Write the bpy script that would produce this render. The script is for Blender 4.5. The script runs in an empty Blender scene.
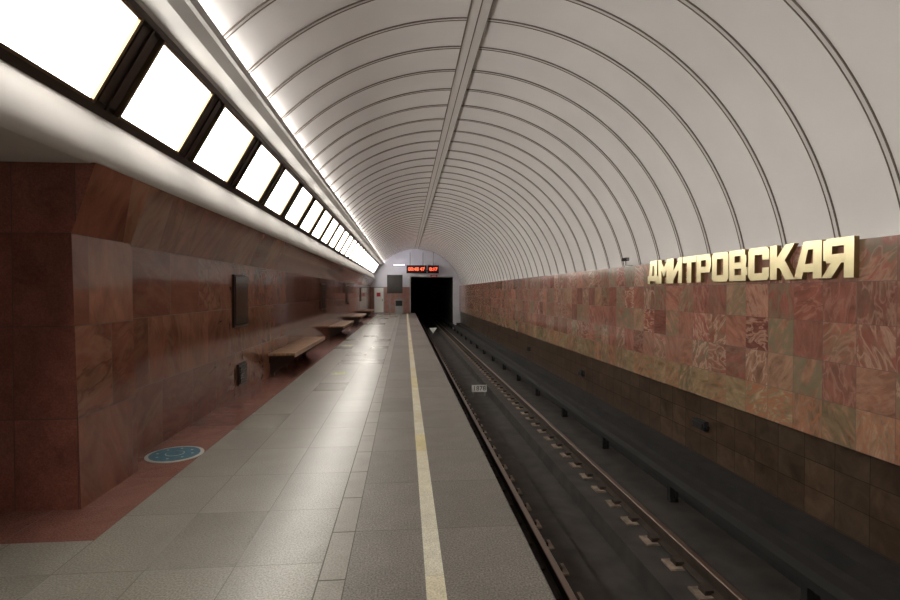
import bpy, bmesh, math, random
from mathutils import Vector
random.seed(4)
S=bpy.context.scene
COL=S.collection
# ------------------------------------------------------------------ materials
def newmat(name):
    m=bpy.data.materials.new(name); m.use_nodes=True
    nt=m.node_tree; b=nt.nodes['Principled BSDF']
    return m,nt,b
def simple(name,col,rough=0.5,metal=0.0,noise=0.0,nscale=6.0,bump=0.0):
    m,nt,b=newmat(name)
    b.inputs['Roughness'].default_value=rough; b.inputs['Metallic'].default_value=metal
    b.inputs['Base Color'].default_value=(*col,1)
    if noise>0:
        g=nt.nodes.new('ShaderNodeNewGeometry')
        n=nt.nodes.new('ShaderNodeTexNoise'); n.inputs['Scale'].default_value=nscale; n.inputs['Detail'].default_value=6
        nt.links.new(g.outputs['Position'],n.inputs['Vector'])
        r=nt.nodes.new('ShaderNodeValToRGB')
        r.color_ramp.elements[0].position=0.3; r.color_ramp.elements[1].position=0.7
        r.color_ramp.elements[0].color=(*[c*(1-noise) for c in col],1)
        r.color_ramp.elements[1].color=(*[min(1,c*(1+noise)) for c in col],1)
        nt.links.new(n.outputs['Fac'],r.inputs['Fac']); nt.links.new(r.outputs['Color'],b.inputs['Base Color'])
        if bump>0:
            bp=nt.nodes.new('ShaderNodeBump'); bp.inputs['Strength'].default_value=bump; bp.inputs['Distance'].default_value=0.01
            nt.links.new(n.outputs['Fac'],bp.inputs['Height']); nt.links.new(bp.outputs['Normal'],b.inputs['Normal'])
    return m
def emis(name,col,s):
    m,nt,b=newmat(name)
    b.inputs['Base Color'].default_value=(*col,1)
    b.inputs['Emission Color'].default_value=(*col,1); b.inputs['Emission Strength'].default_value=s
    return m
def tilemat(name,kind,w,h,ramp,joint,jw=0.006,rough=0.25,voff=0.0,stagger=0.0,nscale=3.0,namp=0.5,fine=0.0,uoff=0.0,stretch=(1,1,1),vein=None,veinw=22,veina=0.6,vein2=None,roughvar=0.06):
    """kind: 'wall' u=X+Y v=Z ; 'floor' u=X v=Y"""
    m,nt,b=newmat(name); N=nt.nodes; L=nt.links
    def math_(op,a,c=None):
        n=N.new('ShaderNodeMath'); n.operation=op
        for i,x in enumerate((a,c)):
            if x is None: continue
            if isinstance(x,(int,float)): n.inputs[i].default_value=x
            else: L.new(x,n.inputs[i])
        return n.outputs[0]
    g=N.new('ShaderNodeNewGeometry'); sx=N.new('ShaderNodeSeparateXYZ'); L.new(g.outputs['Position'],sx.inputs[0])
    if kind=='wall': u=math_('ADD',sx.outputs[0],sx.outputs[1]); v=sx.outputs[2]
    else: u=sx.outputs[0]; v=sx.outputs[1]
    u=math_('DIVIDE',math_('SUBTRACT',u,uoff),w); v=math_('DIVIDE',math_('SUBTRACT',v,voff),h)
    row=math_('FLOOR',v)
    if stagger: u=math_('ADD',u,math_('MULTIPLY',row,stagger))
    col=math_('FLOOR',u)
    cb=N.new('ShaderNodeCombineXYZ'); L.new(col,cb.inputs[0]); L.new(row,cb.inputs[1])
    wn=N.new('ShaderNodeTexWhiteNoise'); wn.noise_dimensions='3D'; L.new(cb.outputs[0],wn.inputs['Vector'])
    cr=N.new('ShaderNodeValToRGB'); e=cr.color_ramp.elements
    while len(e)<len(ramp): e.new(0.5)
    for i,c in enumerate(ramp):
        e[i].position=i/(len(ramp)-1); e[i].color=(*c,1)
    L.new(wn.outputs['Value'],cr.inputs['Fac'])
    mp=N.new('ShaderNodeVectorMath'); mp.operation='MULTIPLY'; mp.inputs[1].default_value=stretch
    sc=N.new('ShaderNodeVectorMath'); sc.operation='SCALE'; L.new(wn.outputs['Color'],sc.inputs[0]); sc.inputs['Scale'].default_value=20
    rot=N.new('ShaderNodeVectorRotate'); rot.rotation_type='X_AXIS' if kind=='wall' else 'Z_AXIS'
    L.new(g.outputs['Position'],rot.inputs['Vector']); L.new(math_('MULTIPLY',wn.outputs['Value'],6.28 if vein else 0.0),rot.inputs['Angle'])
    L.new(rot.outputs[0],mp.inputs[0])
    ad=N.new('ShaderNodeVectorMath'); ad.operation='ADD'; L.new(mp.outputs[0],ad.inputs[0]); L.new(sc.outputs[0],ad.inputs[1])
    nz=N.new('ShaderNodeTexNoise'); nz.inputs['Scale'].default_value=nscale; nz.inputs['Detail'].default_value=8; nz.inputs['Distortion'].default_value=0.8
    nz.inputs['Roughness'].default_value=0.65
    L.new(ad.outputs[0],nz.inputs['Vector'])
    mr=N.new('ShaderNodeMapRange'); mr.inputs['From Min'].default_value=0.3; mr.inputs['From Max'].default_value=0.7
    mr.inputs['To Min'].default_value=1-namp; mr.inputs['To Max'].default_value=1+namp
    L.new(nz.outputs['Fac'],mr.inputs['Value'])
    f=mr.outputs[0]
    if fine:
        n2=N.new('ShaderNodeTexNoise'); n2.inputs['Scale'].default_value=90; n2.inputs['Detail'].default_value=3
        L.new(g.outputs['Position'],n2.inputs['Vector'])
        m2=N.new('ShaderNodeMapRange'); m2.inputs['From Min'].default_value=0.35; m2.inputs['From Max'].default_value=0.65
        m2.inputs['To Min'].default_value=1-fine; m2.inputs['To Max'].default_value=1+fine; L.new(n2.outputs['Fac'],m2.inputs['Value'])
        f=math_('MULTIPLY',f,m2.outputs[0])
    ms=N.new('ShaderNodeVectorMath'); ms.operation='SCALE'; L.new(cr.outputs['Color'],ms.inputs[0]); L.new(f,ms.inputs['Scale'])
    colout=ms.outputs[0]
    if vein:
        sep=N.new('ShaderNodeSeparateColor'); L.new(wn.outputs['Color'],sep.inputs[0])
        def veinlayer(src,colr,scale,width,amt,rnd):
            n3=N.new('ShaderNodeTexNoise'); n3.inputs['Scale'].default_value=scale; n3.inputs['Detail'].default_value=4; n3.inputs['Distortion'].default_value=0.9
            L.new(ad.outputs[0],n3.inputs['Vector'])
            a=math_('ABSOLUTE',math_('SUBTRACT',n3.outputs['Fac'],0.5))
            vm=math_('MULTIPLY',math_('SUBTRACT',1.0,math_('MINIMUM',math_('MULTIPLY',a,width),1.0)),amt)
            vm=math_('MULTIPLY',vm,math_('ADD',math_('MULTIPLY',math_('MULTIPLY',rnd,rnd),1.4),0.05))
            vm=math_('MINIMUM',vm,1.0)
            mv=N.new('ShaderNodeMix'); mv.data_type='RGBA'; L.new(vm,mv.inputs['Factor']); L.new(src,mv.inputs['A']); mv.inputs['B'].default_value=(*colr,1)
            return mv.outputs['Result']
        colout=veinlayer(colout,vein,nscale*0.8,veinw,veina,sep.outputs[1])
        if vein2: colout=veinlayer(colout,vein2,nscale*1.1,veinw*2.2,veina,sep.outputs[2])
    fu=math_('FRACT',u); fv=math_('FRACT',v)
    du=math_('MULTIPLY',math_('MINIMUM',fu,math_('SUBTRACT',1.0,fu)),w)
    dv=math_('MULTIPLY',math_('MINIMUM',fv,math_('SUBTRACT',1.0,fv)),h)
    jm=math_('LESS_THAN',math_('MINIMUM',du,dv),jw/2)
    mx=N.new('ShaderNodeMix'); mx.data_type='RGBA'; L.new(jm,mx.inputs['Factor']); L.new(colout,mx.inputs['A']); mx.inputs['B'].default_value=(*joint,1)
    L.new(mx.outputs['Result'],b.inputs['Base Color'])
    rr=math_('ADD',math_('MULTIPLY',wn.outputs['Value'],roughvar),rough)
    rr=math_('ADD',rr,math_('MULTIPLY',jm,0.3)); L.new(rr,b.inputs['Roughness'])
    return m

M={}
M['red_r']=tilemat('red_marble_right','wall',0.405,0.405,[(0.17,0.062,0.047),(0.31,0.118,0.085),(0.23,0.092,0.07),(0.36,0.165,0.115),(0.26,0.10,0.072),(0.32,0.19,0.12),(0.20,0.078,0.06),(0.34,0.135,0.10),(0.24,0.125,0.085)],(0.10,0.05,0.038),voff=0.13,nscale=3.0,namp=0.38,rough=0.13,jw=0.005,stretch=(1,1,2.6),vein=(0.19,0.165,0.105),veinw=7,veina=0.8,vein2=(0.44,0.27,0.20))
M['yel_r']=tilemat('ochre_marble_right','wall',0.405,0.405,[(0.27,0.19,0.11),(0.36,0.22,0.15),(0.20,0.155,0.09),(0.40,0.28,0.18),(0.29,0.13,0.09),(0.30,0.24,0.14)],(0.10,0.07,0.05),voff=0.13,nscale=3.4,namp=0.45,rough=0.14,jw=0.005,stretch=(1,1,2.6),vein=(0.14,0.13,0.075),veinw=6,veina=0.9,vein2=(0.36,0.16,0.09))
M['low_r']=tilemat('dark_stone_right','wall',0.405,0.30,[(0.045,0.028,0.018),(0.08,0.049,0.030),(0.06,0.04,0.026),(0.052,0.030,0.02)],(0.018,0.012,0.009),voff=0.13,nscale=4,namp=0.55,rough=0.28,jw=0.008)  # lower wall tiles, much darker brown than the band above
M['red_l']=tilemat('red_marble_left','wall',0.82,0.70,[(0.18,0.060,0.038),(0.24,0.088,0.055),(0.16,0.054,0.036),(0.26,0.11,0.068),(0.21,0.074,0.047)],(0.06,0.026,0.018),voff=-0.01,jw=0.006,nscale=1.5,namp=0.38,rough=0.08,stagger=0.37,stretch=(1,1,2.4),vein=(0.30,0.17,0.11),veinw=9,veina=0.5,vein2=(0.10,0.036,0.026))
M['red_p']=tilemat('red_marble_pylon','wall',0.45,0.70,[(0.20,0.074,0.056),(0.24,0.093,0.070),(0.17,0.064,0.05),(0.22,0.086,0.064)],(0.06,0.026,0.019),uoff=1.7-0.02,voff=-0.01,jw=0.006,nscale=3,namp=0.25,rough=0.09,fine=0.15)
M['fl_red']=tilemat('red_granite_floor','floor',0.59,0.6,[(0.18,0.08,0.062),(0.215,0.10,0.078),(0.165,0.074,0.057)],(0.09,0.05,0.04),uoff=-2.65,nscale=4,namp=0.2,fine=0.35,rough=0.2,jw=0.004)
M['fl_grey']=tilemat('polished_granite_floor','floor',0.52,0.80,[(0.205,0.192,0.163),(0.222,0.209,0.178),(0.195,0.183,0.157),(0.213,0.199,0.168)],(0.12,0.11,0.092),uoff=-2.06,nscale=2,namp=0.12,fine=0.4,rough=0.27,jw=0.006,roughvar=0.03)
M['fl_dark']=tilemat('coarse_granite_floor','floor',0.62,0.9,[(0.135,0.123,0.106),(0.153,0.139,0.12),(0.125,0.114,0.099)],(0.085,0.076,0.064),uoff=0.225,nscale=3,namp=0.15,fine=0.5,rough=0.38,jw=0.005)
M['fl_strip']=tilemat('tactile_strip_floor','floor',0.16,0.6,[(0.19,0.172,0.147),(0.21,0.19,0.16)],(0.065,0.056,0.047),uoff=-0.5,jw=0.012,nscale=3,namp=0.15,fine=0.25,rough=0.3)
M['fl_yel']=tilemat('yellow_line_tiles','floor',0.2,0.6,[(0.50,0.46,0.35),(0.52,0.49,0.39),(0.50,0.42,0.22),(0.53,0.50,0.40),(0.50,0.45,0.32)],(0.38,0.34,0.25),uoff=0.07,jw=0.004,nscale=6,namp=0.15,fine=0.25,rough=0.4)
M['vault']=simple('vault_enamel_white',(0.83,0.81,0.80),0.33,0,0.04,0.9)
M['plaster']=simple('white_plaster',(0.60,0.58,0.56),0.55,0,0.05,1.5)
M['batten']=simple('vault_batten',(0.70,0.68,0.66),0.45)
M['seam']=simple('vault_seam_dark',(0.16,0.13,0.11),0.6)
M['ledge']=simple('vault_ledge_grey',(0.38,0.365,0.35),0.45)
M['bronze']=simple('dark_bronze',(0.055,0.038,0.03),0.35,0.5)
M['bronze2']=simple('bronze_rim',(0.20,0.14,0.08),0.35,0.7)
M['lamp']=emis('lamp_glass',(1.0,0.95,0.87),12.5)
M['lamp2']=emis('service_lamp_glass',(0.9,0.88,1.0),1.5)
M['conc']=simple('sooty_concrete',(0.034,0.029,0.025),0.8,0,0.5,3.0,0.3)
M['concd']=simple('black_concrete',(0.014,0.012,0.011),0.75,0,0.5,4.0,0.3)
M['steel']=simple('rail_steel',(0.20,0.15,0.12),0.3,0.9)
M['rust']=simple('rusty_rail',(0.04,0.026,0.018),0.7,0.2,0.4,8)
M['sleeper']=simple('sleeper_wood',(0.22,0.17,0.13),0.8,0,0.45,9)
M['black']=simple('black_paint',(0.010,0.009,0.008),0.85)
M['tunnel']=simple('tunnel_black',(0.006,0.006,0.006),0.9)
M['wood']=simple('bench_wood',(0.30,0.17,0.09),0.35,0,0.3,6)
M['gold']=simple('gilt_letters',(0.97,0.83,0.50),0.24,0.5,0.10,5)
M['goldside']=simple('gilt_letter_side',(0.26,0.17,0.07),0.35,0.6)
M['panel']=simple('dark_glass_panel',(0.02,0.015,0.013),0.15)
M['blue']=simple('hatch_teal',(0.035,0.12,0.17),0.45,0,0.3,20)
M['white']=simple('white_paint',(0.75,0.75,0.72),0.5)
M['rim']=simple('hatch_rim_metal',(0.5,0.5,0.46),0.4,0.4)
M['sticker']=simple('floor_sticker_green',(0.34,0.37,0.14),0.5)
M['red_led']=emis('red_led',(1.0,0.08,0.03),5)
M['endwall']=simple('end_wall_white',(0.6,0.59,0.64),0.5,0,0.05,2)
M['pink']=simple('end_wall_pink_marble',(0.35,0.17,0.13),0.3,0,0.2,3)
M['grey']=simple('grey_metal',(0.25,0.25,0.25),0.4,0.5)
M['redp']=simple('red_paint',(0.5,0.03,0.03),0.4)
# ------------------------------------------------------------------ mesh helpers
class B:
    def __init__(s,name,mats,parent=None,smooth=False):
        s.bm=bmesh.new(); s.name=name; s.mats=mats; s.parent=parent; s.smooth=smooth
    def quad(s,pts,mi=0):
        vs=[s.bm.verts.new(p) for p in pts]; f=s.bm.faces.new(vs); f.material_index=mi; return f
    def box(s,x0,x1,y0,y1,z0,z1,mi=0):
        c=[(x,y,z) for x in(x0,x1) for y in(y0,y1) for z in(z0,z1)]
        v=[s.bm.verts.new(p) for p in c]
        for i in((0,1,3,2),(4,6,7,5),(0,4,5,1),(2,3,7,6),(0,2,6,4),(1,5,7,3)):
            f=s.bm.faces.new([v[k] for k in i]); f.material_index=mi
    def prism(s,prof,y0,y1,mi=0,caps=True):
        a=[s.bm.verts.new((x,y0,z)) for x,z in prof]; b=[s.bm.verts.new((x,y1,z)) for x,z in prof]
        n=len(prof)
        for i in range(n):
            f=s.bm.faces.new((a[i],a[(i+1)%n],b[(i+1)%n],b[i])); f.material_index=mi
        if caps:
            f=s.bm.faces.new(a); f.material_index=mi; f=s.bm.faces.new(b[::-1]); f.material_index=mi
    def sheet(s,prof,y0,y1,mi=0):
        a=[s.bm.verts.new((x,y0,z)) for x,z in prof]; b=[s.bm.verts.new((x,y1,z)) for x,z in prof]
        for i in range(len(prof)-1):
            f=s.bm.faces.new((a[i],a[i+1],b[i+1],b[i])); f.material_index=mi
    def cyl(s,c,r,h,axis='z',seg=32,mi=0,r2=None):
        r2=r if r2 is None else r2
        A=[];Bv=[]
        for i in range(seg):
            t=2*math.pi*i/seg; p,q=math.cos(t),math.sin(t)
            if axis=='z': A.append((c[0]+r*p,c[1]+r*q,c[2])); Bv.append((c[0]+r2*p,c[1]+r2*q,c[2]+h))
            if axis=='x': A.append((c[0],c[1]+r*p,c[2]+r*q)); Bv.append((c[0]+h,c[1]+r2*p,c[2]+r2*q))
            if axis=='y': A.append((c[0]+r*p,c[1],c[2]+r*q)); Bv.append((c[0]+r2*p,c[1]+h,c[2]+r2*q))
        A=[s.bm.verts.new(v) for v in A]; Bv=[s.bm.verts.new(v) for v in Bv]
        for i in range(seg):
            f=s.bm.faces.new((A[i],A[(i+1)%seg],Bv[(i+1)%seg],Bv[i])); f.material_index=mi
        f=s.bm.faces.new(A[::-1]); f.material_index=mi
        f=s.bm.faces.new(Bv); f.material_index=mi
    def done(s,fix=True):
        if fix: bmesh.ops.recalc_face_normals(s.bm,faces=s.bm.faces)
        me=bpy.data.meshes.new(s.name); s.bm.to_mesh(me); s.bm.free()
        for m in s.mats: me.materials.append(M[m])
        if s.smooth:
            for p in me.polygons: p.use_smooth=True
        o=bpy.data.objects.new(s.name,me); COL.objects.link(o)
        if s.parent: o.parent=s.parent
        return o
def empty(name,loc=(0,0,0)):
    e=bpy.data.objects.new(name,None); COL.objects.link(e); e.empty_display_size=0.1
    return e
def text(name,body,size,loc,rot,mat,parent,extr=0.002,ax='CENTER'):
    c=bpy.data.curves.new(name,'FONT'); c.body=body; c.size=size; c.extrude=extr; c.align_x=ax; c.align_y='CENTER'
    c.materials.append(M[mat]); o=bpy.data.objects.new(name,c); COL.objects.link(o)
    o.location=loc; o.rotation_euler=rot; o.parent=parent; return o

Y0,Y1=-9.0,41.0
# ------------------------------------------------------------------ floor (platform)
f=B('floor',['fl_red','fl_grey','fl_strip','fl_dark','fl_yel','conc'])
def fq(x0,x1,y0,y1,mi): f.quad([(x0,y0,0),(x1,y0,0),(x1,y1,0),(x0,y1,0)],mi)
fq(-2.66,-2.06,3.62,Y1,0); fq(-6.5,-2.66,3.62,4.2,0)
fq(-10,-2.06,Y0,3.62,1)
fq(-2.06,-0.50,Y0,Y1,1)
fq(-0.50,-0.34,Y0,Y1,2)
fq(-0.34,0.115,Y0,Y1,3)
fq(0.115,0.225,Y0,Y1,4)
fq(0.225,0.80,Y0,Y1,3)
f.quad([(0.80,Y0,0),(0.81,Y0,-0.01),(0.81,Y1,-0.01),(0.80,Y1,0)],3)
f.quad([(0.81,Y0,-0.01),(0.81,Y0,-0.14),(0.81,Y1,-0.14),(0.81,Y1,-0.01)],5)
f.quad([(0.81,Y0,-0.14),(0.66,Y0,-0.14),(0.66,Y1,-0.14),(0.81,Y1,-0.14)],5)
f.quad([(0.66,Y0,-0.14),(0.66,Y0,-1.3),(0.66,Y1,-1.3),(0.66,Y1,-0.14)],5)
f.done()
# ------------------------------------------------------------------ track bed
TY=60.0
t=B('floor_track_bed',['conc','concd'])
t.sheet([(0.66,-1.3),(1.95,-1.3),(1.97,-1.52),(2.55,-1.52),(2.57,-1.3),(3.92,-1.3)],Y0,TY,0)
t.prism([(3.92,-1.3),(3.92,-0.98),(4.06,-0.95),(4.06,-0.78),(4.40,-0.78),(4.40,-1.3)],Y0,TY,1)
t.done()
RT=empty('railway_track')
def rail(x,name):
    r=B(name,['steel','rust'],RT)
    prof=[(-.075,0),(.075,0),(.075,.015),(.012,.035),(.012,.13),(.036,.14),(.036,.172),(.03,.18),(-.03,.18),(-.036,.172),(-.036,.14),(-.012,.13),(-.012,.035),(-.075,.015)]
    p=[(x+a,-1.28+b) for a,b in prof]
    a=[r.bm.verts.new((q[0],Y0,q[1])) for q in p]; b=[r.bm.verts.new((q[0],TY,q[1])) for q in p]
    n=len(p)
    for i in range(n):
        ff=r.bm.faces.new((a[i],a[(i+1)%n],b[(i+1)%n],b[i])); ff.material_index=0 if i in(7,6,8) else 1
    r.bm.faces.new(a); r.bm.faces.new(b[::-1])
    return r.done()
rail(1.50,'rail_near'); rail(3.02,'rail_far')
sl=B('sleepers',['sleeper','rust'],RT)
y=Y0+0.3
while y<TY-1:
    for x0,x1 in((1.22,1.70),(2.80,3.14)):
        sl.box(x0,x1,y-0.11,y+0.11,-1.30,-1.28,0)
    for xc in(1.50,3.02):
        sl.box(xc-0.14,xc-0.05,y-0.06,y+0.06,-1.28,-1.235,1); sl.box(xc+0.05,xc+0.14,y-0.06,y+0.06,-1.28,-1.235,1)
    y+=0.54
sl.done()
cr=B('contact_rail',['black','grey'])
cr.prism([(3.62,-0.93),(3.66,-0.86),(3.80,-0.86),(3.84,-0.93),(3.84,-1.02),(3.82,-1.02),(3.82,-0.94),(3.64,-0.94),(3.64,-1.02),(3.62,-1.02)],Y0,TY)
cr.box(3.70,3.76,Y0,TY,-1.06,-0.97,0)
y=Y0+1
while y<TY-1:
    cr.box(3.78,3.82,y-.05,y+.05,-1.3,-0.90); cr.box(3.70,3.80,y-.05,y+.05,-1.3,-1.24); cr.box(3.70,3.76,y-.04,y+.04,-1.24,-1.06)
    y+=2.5
cr.done()
# ------------------------------------------------------------------ right wall
w=B('wall_right',['red_r','yel_r','low_r','ledge'])
w.quad([(4.30,Y0,0.535),(4.30,Y1,0.535),(4.30,Y1,2.15),(4.30,Y0,2.15)],0)
w.quad([(4.30,Y0,0.13),(4.30,Y1,0.13),(4.30,Y1,0.535),(4.30,Y0,0.535)],1)
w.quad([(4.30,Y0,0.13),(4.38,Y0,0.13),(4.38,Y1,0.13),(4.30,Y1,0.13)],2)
w.quad([(4.30,Y0,2.15),(4.50,Y0,2.15),(4.50,Y1,2.15),(4.30,Y1,2.15)],3)
w.done()
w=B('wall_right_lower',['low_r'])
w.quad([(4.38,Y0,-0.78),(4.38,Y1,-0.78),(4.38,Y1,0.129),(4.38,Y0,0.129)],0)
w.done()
for (yy,zz,ww,hh) in((7.3,-0.30,0.30,0.13),(12.5,-0.35,0.26,0.13),(18.0,-0.35,0.26,0.13)):
    c=B('cable_junction_box',['black','grey'])
    c.box(4.31,4.378,yy-ww/2,yy+ww/2,zz-hh/2,zz+hh/2,0)
    c.box(4.297,4.31,yy-ww/2+.03,yy+ww/2-.03,zz-hh/2+.03,zz+hh/2-.03,0)
    c.cyl((4.345,yy-ww/2-0.05,zz),0.018,0.05,'y',10,0); c.cyl((4.345,yy+ww/2,zz),0.018,0.05,'y',10,0)
    c.done()
# ------------------------------------------------------------------ vault
CX,CZ,R=0.90,1.45,3.60
A0=math.asin(0.70/R); A1=math.radians(138.4)
NS=64
v=B('ceiling',['vault','ledge'],smooth=True)
def arc(r,a): return (CX+r*math.cos(a),CZ+r*math.sin(a))
v.sheet([arc(R,A0+(A1-A0)*i/NS) for i in range(NS+1)],Y0,Y1,0)
v.done()
rb=B('trim_vault_rings',['seam','batten'])
def ring(yc,hw,r0,mi):
    pr=[arc(R,A0+(A1-A0)*i/NS) for i in range(NS+1)]; pi=[arc(r0,A0+(A1-A0)*i/NS) for i in range(NS+1)]
    rows=[[rb.bm.verts.new((p[0],yc+s_,p[1])) for p in q] for q,s_ in((pr,-hw),(pi,-hw),(pi,hw),(pr,hw))]
    for k in range(3):
        for i in range(NS):
            ff=rb.bm.faces.new((rows[k][i],rows[k][i+1],rows[k+1][i+1],rows[k+1][i])); ff.material_index=mi
k=-17
while 4.22+0.75*k<Y1:
    yc=4.22+0.75*k
    ring(yc-0.028,0.0055,R-0.013,0); ring(yc+0.028,0.0055,R-0.013,0); ring(yc,0.0225,R-0.007,1)
    k+=1
rb.done(False)
tb=B('trim_vault_crown_seam',['seam','batten'])
def crown(x0,x1,th,mi):
    tb.box(x0,x1,Y0,Y1,CZ+R-0.01-th,CZ+R-0.004,mi)
crown(CX-0.12,CX+0.12,0.015,1); crown(CX-0.13,CX-0.118,0.022,0); crown(CX+0.118,CX+0.13,0.022,0); crown(CX-0.007,CX+0.007,0.019,0)
tb.done()
# cornice ledge between vault and light strip, its lip hides added fill lights
lg=B('trim_vault_ledge',['ledge','seam'])
lg.prism([(-2.04,3.79),(-1.97,3.79),(-1.95,3.815),(-1.88,3.815),(-1.86,3.79),(-1.74,3.79),(-1.64,3.83),(-1.60,3.83),(-1.60,3.915),(-1.625,3.915),(-1.66,3.85),(-1.78,3.85),(-1.84,3.92),(-2.1,3.92)],Y0,Y1,0)
lg.prism([(-2.0,3.78),(-1.975,3.789),(-1.975,3.80),(-2.0,3.80)],Y0,Y1,1)
lg.done()
# ------------------------------------------------------------------ lights strip
LS=empty('ceiling_light_strip')
P0=Vector((-2.42,3.10)); P1=Vector((-2.02,3.80)); T=(P1-P0); LT=T.length; T.normalize(); Nn=Vector((T.y,-T.x))
def slab(b,y0,y1,s0,s1,h0,h1,mi=0):
    pts=[P0+T*s+Nn*h for s,h in((s0,h0),(s1,h0),(s1,h1),(s0,h1))]
    b.prism([(p.x,p.y) for p in pts],y0,y1,mi)
fr=B('frame',['bronze','bronze2'],LS); gl=B('lamp_panels',['lamp'],LS)
slab(fr,Y0,Y1,-0.03,LT+0.03,-0.06,0.0,0)
slab(fr,Y0,Y1,-0.045,0.02,-0.02,0.05,0); slab(fr,Y0,Y1,LT-0.035,LT+0.01,-0.02,0.05,0)
k=-9
while 4.575+1.49*k+1.13<Y1:
    a=4.575+1.49*k; b_=a+1.13
    if a>Y0+0.1:
        slab(gl,a+0.02,b_-0.02,0.045,LT-0.055,0.005,0.02)
        slab(fr,a-0.015,a+0.015,0.02,LT-0.035,0,0.045,1); slab(fr,b_-0.015,b_+0.015,0.02,LT-0.035,0,0.045,1)
        slab(fr,a,b_,0.02,0.045,0,0.04,1); slab(fr,a,b_,LT-0.06,LT-0.035,0,0.04,1)
        slab(fr,b_+0.06,b_+0.30,0.06,LT-0.07,0,0.03,0)
        slab(fr,b_+0.17,b_+0.19,0.02,LT-0.035,0.03,0.045,0)
    k+=1
fr.done(); gl.done()
# plaster band below lights + passage soffit
pb=B('wall_left_upper',['plaster'],smooth=True)
band=[(-2.42,3.09),(-2.395,3.02),(-2.37,2.95),(-2.345,2.88),(-2.325,2.81),(-2.31,2.74),(-2.305,2.68),(-2.32,2.635),(-2.36,2.62)]
pb.sheet(band,Y0,Y1,0)
pb.sheet([(-2.36,2.62),(-6.5,2.62)],1.0,4.16,0)
pb.done(False)
# ------------------------------------------------------------------ left wall
lw=B('wall_left',['red_l'])
lw.prism([(-2.65,0.0),(-2.645,2.09),(-2.33,2.63),(-6.5,2.63),(-6.5,0.0)],5.0,Y1)
lw.done()
lp=B('pillar_left',['red_p','red_l'])
lp.prism([(-2.45,0.0),(-2.50,2.09),(-2.32,2.625),(-6.5,2.625),(-6.5,0.0)],4.15,4.999)
lp.bm.faces.ensure_lookup_table()
for ff in list(lp.bm.faces)[:2]: ff.material_index=1
lp.done()
lb=B('pillar_left',['red_p'])
lb.prism([(-2.45,0.0),(-2.50,2.09),(-2.32,2.625),(-6.5,2.625),(-6.5,0.0)],Y0,1.0)
lb.done()
wh=B('wall_hall',['plaster','red_l'])
wh.quad([(-10,Y0,0),(-10,8,0),(-10,8,4.6),(-10,Y0,4.6)],0)
wh.quad([(-10,Y0,4.6),(-6.5,Y0,4.6),(-6.5,8,4.6),(-10,8,4.6)],0)
wh.quad([(-6.5,Y0,2.62),(-6.5,8,2.62),(-6.5,8,4.6),(-6.5,Y0,4.6)],0)
wh.quad([(-10,8,0),(-6.5,8,0),(-6.5,8,4.6),(-10,8,4.6)],0)
wh.quad([(-10,3.62,0.001),(-6.5,3.62,0.001),(-6.5,8,0.001),(-10,8,0.001)],0)
wh.done(False)
hl=B('ceiling_lamp_hall',['lamp'])
hl.box(-8.5,-8.0,-3,6,4.5,4.58); hl.done()
bk=B('wall_back',['plaster'])
bk.quad([(-10,Y0,-1.6),(5,Y0,-1.6),(5,Y0,5.3),(-10,Y0,5.3)],0); bk.done(False)
# ------------------------------------------------------------------ end wall with portal
ew=B('wall_end',['endwall','pink','tunnel','ledge'])
def eq(x0,x1,z0,z1,mi,y=Y1): ew.quad([(x0,y,z0),(x1,y,z0),(x1,y,z1),(x0,y,z1)],mi)
PX0,PX1,PZ=0.45,3.78,2.82
eq(-2.66,PX0,0,2.05,1); eq(-2.66,PX0,2.05,5.3,0); eq(PX0,5,PZ,5.3,0); eq(PX1,5,-1.6,PZ,0)
eq(PX0,0.81,-1.6,0.0,2)
ew.quad([(PX0,Y1,-1.6),(PX0,TY,-1.6),(PX0,TY,PZ),(PX0,Y1,PZ)],2)
ew.quad([(PX1,Y1,-1.6),(PX1,TY,-1.6),(PX1,TY,PZ),(PX1,Y1,PZ)],2)
ew.quad([(PX0,Y1,PZ),(PX0,TY,PZ),(PX1,TY,PZ),(PX1,Y1,PZ)],2)
eq(PX0,PX1,-1.6,PZ,2,TY)
ew.done(False)
pf=B('trim_portal_frame',['ledge'])
pf.box(PX0-.08,PX0,Y1-.05,Y1,0,PZ+.08); pf.box(PX0,PX1,Y1-.05,Y1,PZ,PZ+.08); pf.done()
CK=empty('digital_clock')
c=B('housing',['black','grey'],CK)
c.box(0.12,1.66,40.3,40.5,3.10,3.72,0); c.box(1.78,2.62,40.3,40.5,3.10,3.72,0)
for x in(0.4,1.4,2.2): c.cyl((x,40.45,3.72),0.03,1.0,'z',8,1)
c.box(0.3,2.4,40.42,40.999,3.3,3.36,1)
c.done()
text('digits_time','00:48 47',0.36,(0.89,40.29,3.41),(math.pi/2,0,0),'red_led',CK)
text('digits_interval','0:17',0.36,(2.2,40.29,3.41),(math.pi/2,0,0),'red_led',CK)
el=B('service_lamp',['lamp2','grey'])
el.box(-0.9,0.0,40.85,40.96,3.72,3.80,0); el.box(-0.95,0.05,40.96,40.998,3.68,3.84,1); el.done()
rs=B('red_warning_sign',['redp','white']); rs.box(2.0,2.55,40.94,40.998,2.82,3.0,0); rs.box(2.1,2.45,40.93,40.94,2.88,2.94,1); rs.done()
MC=empty('platform_monitor')
c=B('screen',['black','panel','grey'],MC)
c.box(-1.35,-0.18,39.6,39.95,1.55,2.95,0); c.box(-1.27,-0.26,39.58,39.6,1.63,2.87,1)
c.box(-1.2,-1.1,39.7,39.8,0,1.55,2); c.box(-0.45,-0.35,39.7,39.8,0,1.55,2); c.box(-1.1,-0.45,39.72,39.78,0.5,0.6,2)
c.box(-0.75,-0.15,39.35,39.58,0,1.1,2); c.box(-0.7,-0.2,39.33,39.35,0.6,1.0,0)
c.done()
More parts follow.
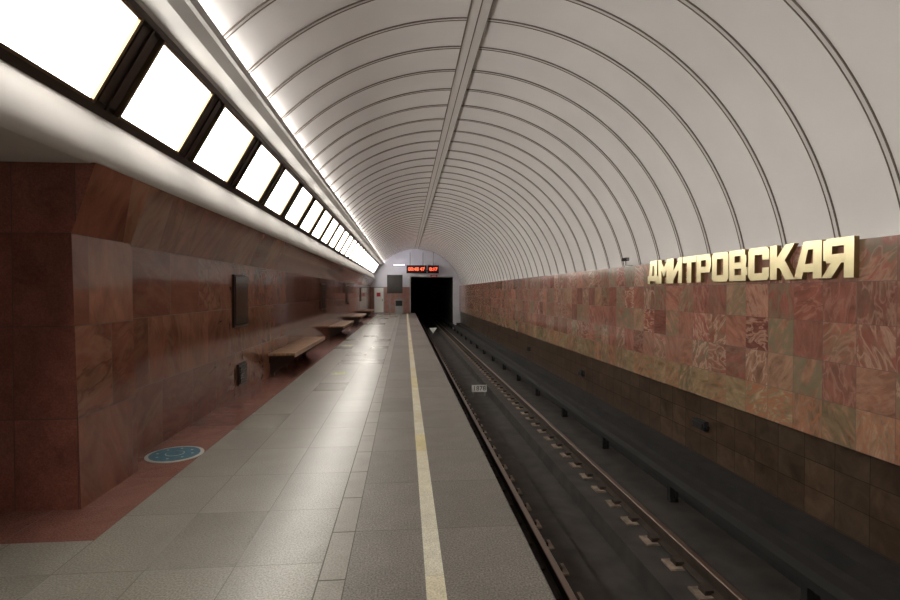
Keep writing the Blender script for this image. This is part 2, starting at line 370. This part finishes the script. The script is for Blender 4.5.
sd=B('door_service',['grey','redp','white'])
sd.box(-2.45,-1.6,40.9,40.998,0,2.05,0); sd.box(-2.38,-1.67,40.87,40.9,0.06,1.98,2); sd.box(-1.78,-1.72,40.80,40.87,0.95,1.1,0); sd.box(-2.2,-1.9,40.86,40.87,1.3,1.6,1)
sd.done()
SM=empty('track_stop_marker')
c=B('plate_and_post',['white','grey'],SM)
a=[(1.66,36,-0.83),(2.22,36,-0.83),(1.94,36,-1.22)]
va=[c.bm.verts.new(p) for p in a]; vb=[c.bm.verts.new((p[0],p[1]+.03,p[2])) for p in a]
c.bm.faces.new(va); c.bm.faces.new(vb[::-1])
for i in range(3): c.bm.faces.new((va[i],va[(i+1)%3],vb[(i+1)%3],vb[i]))
c.box(1.92,1.96,36.03,36.07,-1.3,-0.85,1); c.done()
DP=empty('track_distance_plate')
c=B('plate',['white','grey'],DP)
c.box(2.03,2.49,15.70,15.72,-1.40,-1.19,0); c.box(2.06,2.1,15.72,15.76,-1.52,-1.25,1); c.box(2.42,2.46,15.72,15.76,-1.52,-1.25,1); c.done()
text('numerals','1878',0.20,(2.26,15.695,-1.295),(math.pi/2,0,0),'black',DP,0.001)
# ------------------------------------------------------------------ letters
LT_=empty('station_name_letters')
LH=0.395; PITCH=4.22/11; LW=PITCH*0.95
def rect(x0,y0,x1,y1): return [(x0,y0),(x1,y0),(x1,y1),(x0,y1)]
G={
'Д':[[(0.0,0),(0.2,0),(0.2,0.28),(0.0,0.28)],[(0.63,0),(0.83,0),(0.83,0.28),(0.63,0.28)],rect(0.0,0.12,0.83,0.34),[(0.10,0.3),(0.34,0.3),(0.42,0.85),(0.24,1.0)],rect(0.24,0.78,0.76,1.0),rect(0.51,0.3,0.76,0.84)],
'М':[rect(0,0,0.24,1),rect(0.60,0,0.84,1),[(0.14,1),(0.2,0.62),(0.42,0.26),(0.42,0.68)],[(0.70,1),(0.42,0.68),(0.42,0.26),(0.64,0.62)]],
'И':[rect(0,0,0.25,1),rect(0.56,0,0.81,1),[(0.2,0.06),(0.2,0.44),(0.6,0.94),(0.6,0.56)]],
'Т':[rect(0,0.76,0.82,1),rect(0.28,0,0.54,0.8)],
'Р':[rect(0,0,0.25,1),rect(0.2,0.79,0.72,1),rect(0.2,0.34,0.72,0.56),rect(0.53,0.55,0.80,0.8),[(0.53,0.79),(0.80,0.79),(0.72,1),(0.53,1)],[(0.53,0.34),(0.72,0.34),(0.80,0.56),(0.53,0.56)]],
'О':[rect(0,0.1,0.25,0.9),rect(0.56,0.1,0.81,0.9),[(0.08,0),(0.73,0),(0.81,0.1),(0.81,0.22),(0,0.22),(0,0.1)],[(0,0.78),(0.81,0.78),(0.81,0.9),(0.73,1),(0.08,1),(0,0.9)]],
'В':[rect(0,0,0.25,1),rect(0.2,0.81,0.70,1),rect(0.2,0.40,0.74,0.6),rect(0.2,0,0.74,0.19),rect(0.52,0.58,0.76,0.82),rect(0.55,0.18,0.81,0.43)],
'С':[rect(0,0.1,0.25,0.9),[(0.08,0),(0.73,0),(0.81,0.1),(0.81,0.22),(0,0.22),(0,0.1)],[(0,0.78),(0.81,0.78),(0.81,0.9),(0.73,1),(0.08,1),(0,0.9)],rect(0.56,0.19,0.81,0.38),rect(0.56,0.62,0.81,0.81)],
'К':[rect(0,0,0.25,1),[(0.2,0.36),(0.36,0.32),(0.84,1),(0.55,1),(0.2,0.58)],[(0.25,0.5),(0.54,0),(0.86,0),(0.43,0.7)]],
'А':[[(-0.02,0),(0.23,0),(0.44,0.86),(0.28,1)],[(0.28,1),(0.36,0.78),(0.62,0.78),(0.62,1)],rect(0.57,0,0.82,1),rect(0.16,0.18,0.62,0.4)],
'Я':[rect(0.57,0,0.82,1),rect(0.1,0.80,0.6,1),rect(0.1,0.38,0.6,0.6),rect(0.02,0.44,0.26,0.96),[(-0.02,0),(0.25,0),(0.55,0.45),(0.28,0.45)]],
}
word='ДМИТРОВСКАЯ'
lb_=B('letters',['gold','goldside'],LT_)
for i,ch in enumerate(word):
    ys=8.80-i*PITCH
    for jj,poly in enumerate(G[ch]):
        xa,xb=4.245-0.0004*jj,4.299
        f1=[lb_.bm.verts.new((xa,ys-p[0]*LW/0.8,1.79+p[1]*LH)) for p in poly]
        f2=[lb_.bm.verts.new((xb,ys-p[0]*LW/0.8,1.79+p[1]*LH)) for p in poly]
        n=len(poly)
        ff=lb_.bm.faces.new(f1); ff.material_index=0
        for j in range(n):
            ff=lb_.bm.faces.new((f1[j],f1[(j+1)%n],f2[(j+1)%n],f2[j])); ff.material_index=1
lb_.done(False)
c=B('security_camera',['black','grey']); c.box(4.16,4.22,9.5,9.7,2.24,2.30,0); c.cyl((4.19,9.48,2.27),0.025,0.02,'y',14,1); c.box(4.18,4.20,9.58,9.60,2.165,2.24,1); c.box(4.18,4.32,9.57,9.61,2.151,2.165,1); c.done()
# ------------------------------------------------------------------ benches
for ya,yb in((10.3,14.1),(18.3,22.0),(25.6,29.2),(33.0,36.4)):
    e=empty('wall_bench')
    s_=B('seat',['wood'],e)
    for j in range(6):
        x0=-2.64+j*0.084; s_.box(x0,x0+0.074,ya,yb,0.42,0.46)
    s_.box(-2.145,-2.125,ya,yb,0.38,0.462)
    s_.done()
    g_=B('brackets',['grey','bronze'],e)
    g_.box(-2.64,-2.15,ya+.02,yb-.02,0.40,0.419,1)
    n=4
    for j in range(n):
        yy=ya+0.25+(yb-ya-0.5)*j/(n-1)
        g_.prism([(-2.648,0.40),(-2.18,0.40),(-2.18,0.35),(-2.58,0.05),(-2.58,0.0),(-2.648,0.0)],yy-.03,yy+.03,1)
    g_.done()
def wallbox(name,ya,yb,za,zb,mi='panel'):
    c=B(name,['bronze',mi])
    c.box(-2.648,-2.61,ya,yb,za,zb,0); c.box(-2.61,-2.60,ya+.03,yb-.03,za+.03,zb-.03,1); return c
wallbox('wall_cabinet',8.25,8.95,1.10,1.92).done()
for ya in(16.6,23.8,31.2): wallbox('wall_cabinet',ya,ya+0.9,1.10,1.92).done()
vg=wallbox('vent_grille',8.45,8.85,0.16,0.50)
for j in range(6): vg.box(-2.60,-2.59,8.49,8.81,0.20+j*0.045,0.222+j*0.045,0)
vg.done()
h=B('floor_hatch',['rim','blue','white'])
hx,hy=-2.33,5.48
h.cyl((hx,hy,0.0),0.27,0.006,'z',48,0); h.cyl((hx,hy,0.006),0.235,0.004,'z',48,1); h.cyl((hx,hy,0.010),0.09,0.003,'z',24,0); h.cyl((hx,hy,0.013),0.08,0.002,'z',24,1)
for j in range(8):
    t_=j*math.pi/4; h.cyl((hx+0.17*math.cos(t_),hy+0.17*math.sin(t_),0.010),0.012,0.003,'z',10,0)
h.done()
for x,yv in((-1.32,10.7),(-1.75,16.2)):
    h=B('floor_sticker',['sticker','white']); h.cyl((x,yv,0.0),0.17,0.003,'z',32,0); h.cyl((x,yv,0.003),0.10,0.001,'z',24,1); h.cyl((x,yv,0.004),0.085,0.001,'z',24,0); h.done()
# ------------------------------------------------------------------ light, world, camera
pl=bpy.data.lights.new('tunnel_end_lamp','AREA'); pl.energy=10; pl.size=1.0; pl.color=(0.85,0.82,1.0)
po=bpy.data.objects.new('tunnel_end_lamp',pl); COL.objects.link(po); po.location=(0.2,39.0,4.5); po.rotation_euler=(math.radians(50),0,0)
# added fill lights behind the ledge lip, to brighten the vault
seglen=(Y1-Y0)/5
for i in range(5):
    cl=bpy.data.lights.new('vault_fill_light','AREA'); cl.shape='RECTANGLE'; cl.size=0.04; cl.size_y=seglen-0.1; cl.energy=62; cl.color=(1,0.95,0.89)
    o=bpy.data.objects.new('vault_fill_light',cl); COL.objects.link(o)
    o.location=(-1.67,Y0+seglen*(i+0.5),3.89)
    d=Vector((0.95,0,0.35)).normalized()
    o.rotation_euler=(0,math.atan2(-d.x,-d.z),0)
W=bpy.data.worlds.new('World'); S.world=W; W.use_nodes=True
W.node_tree.nodes['Background'].inputs[0].default_value=(0.5,0.48,0.46,1); W.node_tree.nodes['Background'].inputs[1].default_value=0.05
try:
    S.view_settings.view_transform='Standard'; S.view_settings.look='None'
except Exception: pass
cd=bpy.data.cameras.new('camera'); cd.lens=20.8; cd.sensor_width=36; cd.clip_end=200
co=bpy.data.objects.new('camera',cd); COL.objects.link(co)
co.location=(0,0,1.65); co.rotation_euler=(math.radians(90-0.88),0,math.radians(-4.95))
S.camera=co
